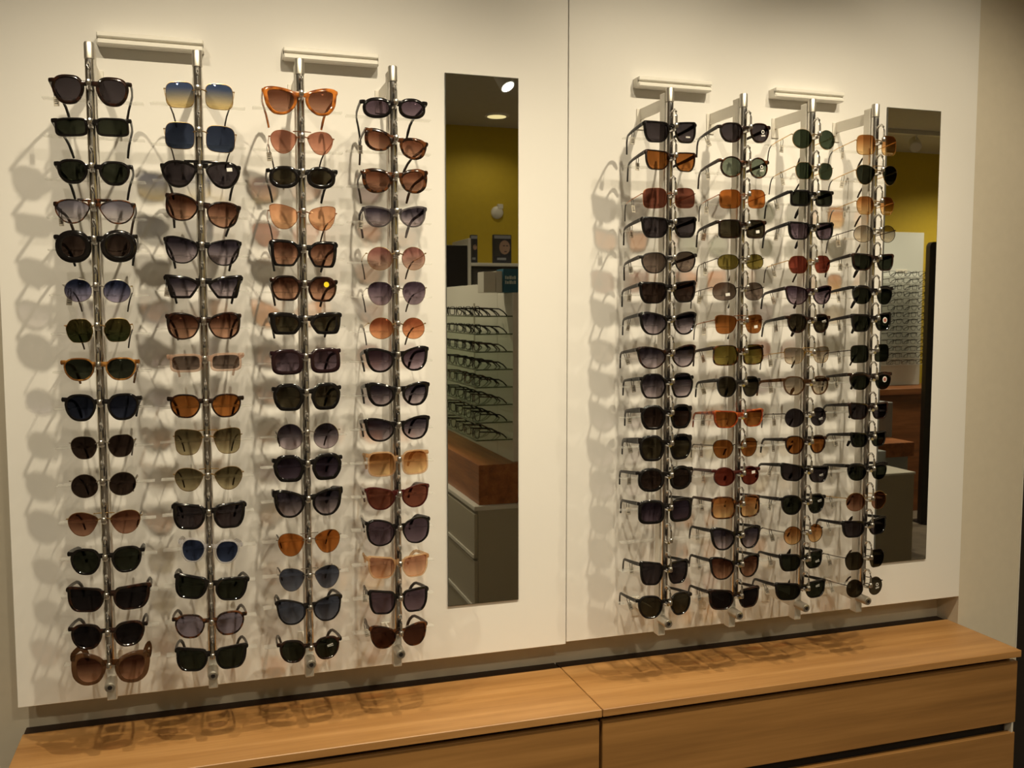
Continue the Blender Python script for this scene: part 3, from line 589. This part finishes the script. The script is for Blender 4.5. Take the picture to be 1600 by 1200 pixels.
def rack(ci):
    x = PX[ci]; zs = []
    lab = 'vertical steel eyewear rack, %s from left, with locking hooks' % NTH[ci]
    zbot = -.727 + ZC
    r = thing('eyewear_rack', lab, 'rack', (x, 0, zbot), 'vertical eyewear racks')
    Z = lambda z: z + ZC - zbot            # z relative to the eye
    MB().bbox(-.0085, .0085, -.1365, -.114, 0, Z(.460), .0012).build('post', M_ALUP, r)
    MB().lathe((0, -.1445, Z(-.655)), (0, 0, 1), [(0, .0072), (.002, .0082), (1.0925, .0082), (1.0930, .0074)], 20).build('tube', M_CHROME, r, 40)
    MB().lathe((0, -.1445, Z(.4385)), (0, 0, 1), [(0, .0080), (.0006, .0088), (.0272, .0088), (.0290, .0078)], 20).build('top_cap', M_ALU, r, 40)
    for zz in (.4395, -.690):
        a = MB().bbox(-.0022, .0022, -.1145, -.002, Z(zz) - .0125, Z(zz) + .0125, .0006).build('wall_arm', M_ALUP, r)
        MB().bbox(-.0100, .0100, -.0030, 0, Z(zz) - .034, Z(zz) + .0125, .0008).build('wall_flange', M_ALUP, a)
    b = MB().lathe((0, -.134, Z(-.690)), (0, -1, 0), [(0, .0105), (.030, .0100), (.0345, .0094), (.0350, .0080)], 24).build('lock_barrel', M_ALU, r, 40)
    MB().lathe((0, -.1690, Z(-.690)), (0, -1, 0), [(0, .0076), (.0010, .0074), (.0014, .0060)], 20).build('lock_ring', M_CHROME, b, 30)
    MB().lathe((0, -.1704, Z(-.690)), (0, -1, 0), [(0, .0042), (.0004, .0040)], 14).build('key_hole', M_BLACK, b)
    rows = RACKS[ci]; data = []
    for ri, R in enumerate(rows):
        if R is None: data.append(None); continue
        ox, oy, sc = CR[R[0]]; xl, xr, yl, yr, h = (R[1] / sc + ox, R[2] / sc + ox, R[3] / sc + oy, R[4] / sc + oy, R[5] / sc)
        dx = (xr - xl)
        a = unp(xl, yl - (yr - yl) * .3, YE); b2 = unp(xr, yr + (yr - yl) * .3, YE)
        W = b2.x - a.x; cx = (a.x + b2.x) / 2; cz = (a.z + b2.z) / 2
        l1 = unp((xl + xr) / 2, (yl + yr) / 2 - h / 2, YB + .003); l2 = unp((xl + xr) / 2, (yl + yr) / 2 + h / 2, YB + .003)
        H = l1.z - l2.z
        zz = (l1.z + l2.z) / 2
        data.append((cx, zz, W, H, math.atan2(b2.z - a.z, W), R))
    for ri in range(len(rows)):
        if data[ri]: zb = data[ri][1] + data[ri][3] * .18
        else: zb = unp(1043.5, 847.5, -.170).z + .003
        zl = zb - zbot
        inst('lock_hook', hook_me, r, (0, 0, zl)); inst('nose_peg', peg_me, r, (0, 0, zl)); inst('support_plate', plate_me, r, (0, 0, zl - .0150)); inst('slot', slot_me, r, (0, 0, zl + .0175))
    inst('slot', slot_me, r, (0, 0, Z(.4260)))
    for ri, D in enumerate(data):
        if D is None: continue
        cx, zz, W, H, roll, R = D
        cx = x + (cx - x) * .6
        o = dict(R[10]) if len(R) > 10 else {}
        words = '%s %s sunglasses with %s lenses, %s' % (FR[R[7]][1], STYW[R[6]], LN[R[8]][2], ORD[ri] if ri in (0, 15) else ORD[ri] + ' from top')
        words += ' on %s rack from left' % NTH[ci]
        t = thing('sunglasses', words, 'sunglasses', (cx, YB, zz), 'sunglasses on the racks')
        t.rotation_euler = (0, -roll, 0)
        glasses(t, W, H, R[6], R[7], R[8], R[9] if len(R) > 9 else None, tags=(ci >= 4) or (ci, ri) in ((0, 0), (0, 3), (0, 5), (1, 5), (2, 1), (3, 14), (3, 15), (3, 1), (3, 3)), seed=ci * 50 + ri, **o)
for ci in range(8): rack(ci)

# ------------------------------------------------------------------ the shop behind the photographer, seen in the mirrors
def vx(px, py, V): p = unp(px, py, V); return p.x, p.z          # what the mirror shows at depth V stands at y = -V
# counter whose end faces the first mirror
VE = 2.0
c = thing('drawer_counter', 'white drawer counter with thick wooden top block reflected in first mirror', 'counter', (1.30, -2.6, 0))
def cbx(name, m, x0, x1, v0, v1, z0, z1, p=None, bv=.002): return MB().bbox(x0 - 1.30, x1 - 1.30, -v1 + 2.6, -v0 + 2.6, z0, z1, bv).build(name, m, p or c)
ZW = -.872 + ZC
cbx('body', M_TAUPE, 1.135, 1.62, VE, 3.6, .06, ZW - .02)
cbx('plinth', M_DARKGAP, 1.18, 1.60, VE + .05, 3.55, 0, .06)
cbx('worktop', M_WHITE, 1.117, 1.62, VE - .001, 3.6, ZW - .02, ZW)
z = ZW - .035
for h in (.20, .22, .22):
    d = cbx('drawer', M_TAUPE, 1.119, 1.1345, VE + .004, 3.59, z - h, z)
    cbx('handle_strip', M_WHITE, 1.112, 1.1185, VE + .004, 3.59, z - h, z - h + .018, c)
    z -= h + .012
wb = MB().bbox(1.145, 1.62, -3.6, -VE - .02, ZW, -.692 + ZC, .002).build('wood_plinth_block', M_WOODR); tag(wb, 'thick brown wooden block on the white drawer counter', 'plinth')
# glass shelf unit
u = thing('glass_shelf_unit', 'white wall unit with eight glass eyewear shelves reflected in first mirror', 'shelf unit', (1.33, -2.8, -.692 + ZC))
zs0 = -.692 + ZC
MB().bbox(-.012, .10, -.8, .50, 0, .815, .002).build('back_board', M_WHITE, u); MB().bbox(-.012, .10, .502, .74, 0, .765, .002).build('end_board', M_WHITE, u)
for i in range(8):
    zi = (-.030 - i * .0793) + ZC - zs0
    s = MB().box(-.183, -.013, -.78, .735, zi - .006, zi).build('shelf', M_GLASS, u)
    MB().box(-.1855, -.1832, -.78, .735, zi - .006, zi).build('front_edge', M_GEDGE, s); MB().box(-.1832, -.013, .7352, .7372, zi - .006, zi).build('end_edge', M_GEDGE, s)
for v in (-.55, .1): MB().box(-.0165, -.0122, v, v + .012, .02, .72).build('bracket_strip', M_ALU, u)
# plain spectacles: one mesh each, too small to show parts
def spec_mesh(name, fr, sty, W=.132, h=.042, t=.0030):
    mb = MB(); gap = .13 * W; a = (W - gap) / 2
    for sd in (-1, 1):
        O = outline(sty, a, h, sd, gap / 2 + a / 2)[::3]; I = outline(sty, a - 2 * t, h - 2 * t, sd, gap / 2 + a / 2)[::3]
        if sd < 0: O = O[::-1]; I = I[::-1]
        ring(mb, O, I, .003)
        x = W / 2 - .001; y = CX * x * x
        mb.sweep([(sd * x, y, h * .3), (sd * x, y + .09, h * .3 - .004), (sd * (x - .006), y + .112, h * .3 - .016), (sd * (x - .010), y + .13, -h * .5)], lambda i: (.0014, .0030), 6)
    mb.sweep([bend(-gap / 2 - t, 0, h * .2), bend(0, 0, h * .24), bend(gap / 2 + t, 0, h * .2)], lambda i: (.0016, .0020), 6)
    return mb.mesh(name, FR[fr][0], 40)
SM = [spec_mesh('eyeglasses', 'blk', 'rect'), spec_mesh('eyeglasses', 'dt', 'panto'), spec_mesh('eyeglasses', 'gun', 'square', t=.0022), spec_mesh('eyeglasses', 'blk', 'way'), spec_mesh('eyeglasses', 'tort', 'oval', t=.0024)]
shelfn = ['top', 'second', 'third', 'fourth', 'fifth', 'sixth', 'seventh', 'bottom']
for i in range(8):
    for j in range(5):
        zi = (-.030 - i * .0793) + ZC
        o = inst('eyeglasses', SM[random.choice((0, 0, 1, 3, 2, 3, 4))], None, (1.157, -2.145 - j * .146 + random.uniform(-.004, .004), zi + .0214))
        o.rotation_euler = (0, 0, -math.pi / 2 + random.uniform(-.05, .05))
        tag(o, 'clear-lens eyeglasses, %s from near end of %s glass shelf in first mirror' % (NTH[j], shelfn[i]), 'eyeglasses', 'eyeglasses on the %s glass shelf' % shelfn[i])
# boxes on the unit
for n, px0, px1, py0, py1, V, m, lab in (('display_box', 755, 773.5, 428, 441, 2.12, M_WHITE, 'plain white upright box on shelf unit beside the blue box'), ('display_box', 774, 784.5, 427, 441, 2.12, M_WHITE, 'narrow white upright box touching the blue box')):
    x0, z1 = vx(px0, py0, V); x1, _ = vx(px1, py0, V)
    tag(MB().bbox(x0, x1, -V - .10, -V, zs0 + .766, z1 + .01, .001).build(n, m), lab, 'box')
x0, z1 = vx(785.5, 431, 2.1); x1, _ = vx(822, 423, 2.1)
bb = thing('blue_box', 'blue carton with pale lettering on top of the shelf unit', 'box', ((x0 + x1) / 2, -2.15, zs0 + .766))
hw = (x1 - x0) / 2; hh = z1 - zs0 - .735
M_BLUE = principled('carton_blue', (.012, .10, .17), .5)
MB().bbox(-hw, hw, -.05, .05, 0, hh, .001).build('carton', M_BLUE, bb)
lt = MB()
for rw, zz in enumerate((.62, .42)):
    xx = -hw * .85
    for k in range(5):
        ww = .006 + .003 * ((k * 7 + rw * 3) % 3); lt.box(xx, xx + ww, .0502, .0507, hh * zz - .006, hh * zz + (.006 if k % 2 else .009)); xx += ww + .0022
lt.build('lettering', principled('pale_ink', (.5, .56, .55), .6), bb)
# furniture on the back wall
VB = 4.3
def wallbox(name, m, px0, py0, px1, py1, V, dep, parent=None, bv=.002):
    x0, z1 = vx(px0, py0, V); x1, z0 = vx(px1, py1, V)
    return x0, x1, z0, z1
x0, z1 = vx(690, 383, VB); x1, z0 = vx(729, 445, VB)
cab = thing('wall_cabinet', 'dark shelf cabinet with white top against the yellow wall', 'cabinet', (x1 + .2, -VB - .2, 0))
def wb_(name, m, a, b, v0, v1, c0, c1): return MB().bbox(a - x1 - .2, b - x1 - .2, -v1 + VB + .2, -v0 + VB + .2, c0, c1, .002).build(name, m, cab)
M_DARKG = principled('dark_grey_laminate', (.055, .05, .042), .5)
xs, zsh = vx(735, 411, VB)
wb_('tall_door', M_BLACK, x0 - .5, x1, VB - .02, VB + .4, 0, z1)
wb_('divider', M_WHITE, x1 + .001, x1 + .022, VB - .03, VB + .4, 0, vx(731, 373, VB)[1])
wb_('body', M_DARKG, x1 + .023, x1 + 1.3, VB, VB + .4, 0, zsh - .022)
wb_('top_board', M_WHITE, x1 + .023, x1 + 1.32, VB - .03, VB + .4, zsh - .0215, zsh)
M_SKIN = principled('print_skin', (.42, .27, .20), .6); M_INK = principled('print_dark', (.03, .03, .04), .6); M_PALE = principled('print_pale', (.33, .34, .36), .6)
for k, (pa, pb, lab) in enumerate(((735.5, 746, 'narrow dark portrait poster card beside the white divider'), (771, 799, 'wide dark portrait poster card standing on the white shelf top'))):
    a = vx(pa, 366, VB - .0)[0]; b = vx(pb, 366, VB)[0]; zt = vx(pb, 367, VB)[1]; ww = b - a; hh = zt - zsh
    pc = thing('poster_card', lab, 'poster', ((a + b) / 2, -VB - .02, zsh), 'poster cards on the shelf')
    MB().bbox(-ww / 2, ww / 2, -.02, .012, 0, hh, .001).build('card', M_INK, pc)
    f1 = MB().lathe((ww * .12, .0122, hh * .56), (0, 1, 0), [(0, ww * .30), (.0006, ww * .30)], 20); f1.v = [(x, y, hh * .56 + (z - hh * .56) * 1.25) for x, y, z in f1.v]
    f1.build('printed_face', M_SKIN, pc)
    MB().box(-ww * .46, ww * .46, .0122, .0127, hh * .86, hh * .97).box(-ww * .3, ww * .2, .0122, .0127, hh * .12, hh * .2).build('printed_band', M_PALE, pc)
    MB().box(ww * .02, ww * .14, .0131, .0136, hh * .60, hh * .63).box(ww * .20, ww * .32, .0131, .0136, hh * .60, hh * .63).box(ww * .1, ww * .24, .0131, .0136, hh * .40, hh * .43).build('printed_features', M_INK, pc)
    MB().box(-ww * .46, -ww * .12, .0122, .0127, hh * .25, hh * .82).build('printed_hair', M_DARKG, pc)
a, z_ = vx(777, 332, 4.7)
sd_ = thing('smoke_detector', 'round white detector with small bracket on the yellow wall', 'detector', (a, BY, z_))
MB().lathe((0, 0, 0), (0, 1, 0), [(0, .046), (.016, .044), (.026, .032), (.030, .010)], 24).build('housing', M_WHITE, sd_, 40)
MB().bbox(.0, .04, 0, .03, .025, .06, .003).build('bracket', M_WHITE, sd_)
# display board and counters seen in the second mirror
VD = 4.36
x0, z1 = vx(1376, 362, VD); x1, _ = vx(1443, 362, VD); z0 = -.62 + ZC
bd = thing('eyewear_board', 'tall pale grey eyewear display board against the yellow wall in second mirror', 'display board', ((x0 + x1) / 2, -VD - .02, z0))
hw = (x1 - x0) / 2; hh = z1 - z0
MB().bbox(-hw - .3, hw, -.03, .02, 0, hh, .002).build('board', principled('board_grey', (.62, .64, .62), .5), bd)
pa, zp = vx(1408, 423, VD)
MB().bbox(pa - .06 - (x0 + x1) / 2, pa + .05 - (x0 + x1) / 2, .02, .024, zp - z0 - .018, zp - z0 + .010, .001).build('name_plate', M_ALUP, bd)
rz = [vx(1410, 428 + 10.4 * k, VD)[1] for k in range(14)]
for k, zz in enumerate(rz):
    MB().box(-hw - .25, hw - .01, .02, .13, zz - z0 - .029, zz - z0 - .025).build('shelf_strip', M_ACRYL, bd)
    for j in range(3):
        o = inst('eyeglasses', SM[random.choice((0, 1, 3, 2))], None, (x1 - .085 - .142 * j, -VD + .135, zz - .0035))
        o.rotation_euler = (0, 0, math.pi + random.uniform(-.1, .1))
        o.rotation_euler = (0, 0, math.pi + random.uniform(-.1, .1))
        tag(o, 'eyeglasses %s in row %s of the grey display board in second mirror' % (['at right', 'in the middle', 'at left'][j], ['one', 'two', 'three', 'four', 'five', 'six', 'seven', 'eight', 'nine', 'ten', 'eleven', 'twelve', 'thirteen', 'fourteen'][k]), 'eyeglasses', 'eyeglasses on display board row %d' % (k + 1))
VP = 3.70
xp0, zp = vx(1449, 378, VP); xp1 = vx(1490, 378, VP)[0]
ol = [(xp0, .012)] + [(xp0 + .04 - .04 * math.cos(t), zp - .04 + .04 * math.sin(t)) for t in [math.pi / 2 * k / 6 for k in range(7)]] + [(xp1 - .04 + .04 * math.sin(t), zp - .04 + .04 * math.cos(t)) for t in [math.pi / 2 * k / 6 for k in range(7)]] + [(xp1, .012)]
n_ = len(ol); xm = (xp0 + xp1) / 2
bs = thing('standing_panel', 'tall black panel with rounded top reflected at right edge of second mirror', 'panel', (xm, -VP, 0))
MB().add([(x - xm, y, z) for y in (.02, -.02) for x, z in ol], [tuple(range(n_))[::-1], tuple(range(n_, 2 * n_))] + [(k, (k + 1) % n_, n_ + (k + 1) % n_, n_ + k) for k in range(n_)]).build('board', M_BLACK, bs)
MB().bbox(xp0 - xm + .02, xp1 - xm - .02, -.12, .04, 0, .012, .002).build('foot', M_BLACK, bs)
k0 = thing('wood_counter', 'brown wooden counter under the grey display board', 'counter', (5.3, -4.2, 0))
M_WOODX = wood('counter_brown', s2l((110, 66, 36)), s2l((132, 80, 44)), s2l((150, 94, 54)), ax=(1.2, 14, 14))
MB().bbox(-.9, .40, -.35, .12, z0 - .05, z0 - .001, .002).build('worktop', M_WOODX, k0)
MB().bbox(-.88, .38, -.33, .10, 0, z0 - .052, .002).build('body', M_WOODX, k0)
for (V, pxr, ptop, pbot, wtop, lab) in ((3.05, 1435, 634, 690, 712, 'grey-blue island with brown wooden block, farther one in second mirror'), (2.35, 1430, 714, 737, 900, 'grey-blue island with white ledge, nearer one in second mirror')):
    xr, zt = vx(pxr, ptop, V); zm = vx(pxr, pbot, V)[1]
    isl = thing('island_counter', lab, 'counter', (xr - .5, -V - .3, 0), 'island counters')
    MB().bbox(-.45, .5, -.28, .05, max(.0, zm), zt, .002).build('upper_board', M_GREYBLUE, isl)
    if V > 3:
        MB().bbox(-.5, .47, -.30, .30, vx(pxr, wtop, V)[1], zm, .002).build('wood_block', M_WOODR, isl)
        MB().bbox(-.46, .44, -.28, .28, 0, vx(pxr, wtop, V)[1], .002).build('body', M_GREYBLUE, isl)
    else:
        MB().bbox(-.5, .5, -.30, .30, zm - .012, zm, .002).build('ledge', M_WHITE, isl)
        MB().bbox(-.5, .495, -.295, .295, 0, zm - .0122, .002).build('body', M_TAUPE, isl)
# lamps
M_LAMP = emit('lamp_glow', (1, .80, .38), 1.1); M_LAMPB = emit('lamp_bright', (1, .90, .70), 18); M_LAMPH = emit('lamp_hot', (1, .97, .9), 5)
for i, (x, y, p) in enumerate(ROOM_LAMPS):
    l = thing('ceiling_downlight', 'round recessed ceiling downlight, %s' % ['near the yellow back wall', 'added over the middle of the shop', 'added before the display board', 'added behind the drawer counter', 'added far left in the shop', 'added far right in the shop'][i], 'lamp', (x, y, CEIL + ZC - .012), 'ceiling downlights')
    MB().lathe((0, 0, .012), (0, 0, -1), [(0, .085), (.010, .083), (.012, .075)], 28).build('trim_ring', M_WHITE, l, 40)
    MB().lathe((0, 0, .0005), (0, 0, -1), [(0, .066), (.002, .064)], 24).build('diffuser', M_LAMP, l)
HOT = [(-.7, -3.3, 'second row, first from left'), (.25, -3.3, 'second row, second from left'), (.95, -3.3, 'second row, third from left'), (2.5, -3.3, 'second row, fourth from left'), (3.2, -4.1, 'third row, fourth from left'), (-.3, -4.1, 'third row, first from left'), (.6, -4.1, 'third row, second from left'), (1.15, -4.1, 'third row, third from left'), (.1, -2.5, 'first row, first from left'), (.8, -2.5, 'first row, second from left'), (2.2, -2.5, 'first row, third from left')]
for x, y, wd in HOT:
    l = thing('ceiling_spot', 'small bright ceiling spot, ' + wd, 'lamp', (x, y, CEIL + ZC - .012), 'small ceiling spots')
    MB().lathe((0, 0, .012), (0, 0, -1), [(0, .07), (.010, .068), (.012, .062)], 20).build('trim_ring', M_WHITE, l, 40)
    MB().lathe((0, 0, .0005), (0, 0, -1), [(0, .058), (.002, .056)], 18).build('diffuser', M_LAMPB, l)
def track_head(name, loc, aim, lab, lit):
    t = thing(name, lab, 'spotlight', loc, 'track spotlights')
    q = (Vector(aim) - Vector(loc)).normalized()
    hb = MB().lathe(-q * .13, q, [(0, .030), (.01, .040), (.105, .043), (.11, .041)], 24).build('lamp_housing', M_WHITE, t, 40)
    MB().lathe(-q * .0195, q, [(0, .036), (.0015, .035)], 20).build('lamp_face', M_LAMPH if lit else M_ALUP, hb)
    MB().tube([(-q * .07), Vector((0, 0, .10)), Vector((0, 0, CEIL + ZC - .03 - loc[2]))], .008, 8).build('stem', M_WHITE, t, 40)
tk = MB().bbox(-1.2, 2.4, SPOT_Y - .018, SPOT_Y + .018, CEIL + ZC - .03, CEIL + ZC - .001, .001).build('light_track', M_WHITE); tag(tk, 'long white ceiling track above the eyewear racks', 'track')
for i, (x, ax, az, p) in enumerate(SPOTS):
    track_head('track_spotlight', (x, SPOT_Y, SPOT_Z + ZC), (ax, 0, az + ZC), 'white track spotlight aimed at the racks, %s from left' % NTH[i], True)
x, y, z = 1.62, -3.05, 1.195 + ZC
track_head('track_spotlight', (x, y, z), (x + .35, y + .55, z - .9), 'bright track spotlight at the top of the first mirror', True)
a, z_ = vx(1430, 232, 3.9)
track_head('track_spotlight', (a, -3.9, z_), (a - .25, -3.5, z_ - .3), 'white unlit track spotlight near the top of second mirror', False)
MB_t = MB().bbox(a - 1.4, a + .9, -3.92, -3.88, CEIL + ZC - .03, CEIL + ZC - .001, .001).build('light_track', M_WHITE); tag(MB_t, 'white ceiling track over the back of the shop', 'track')
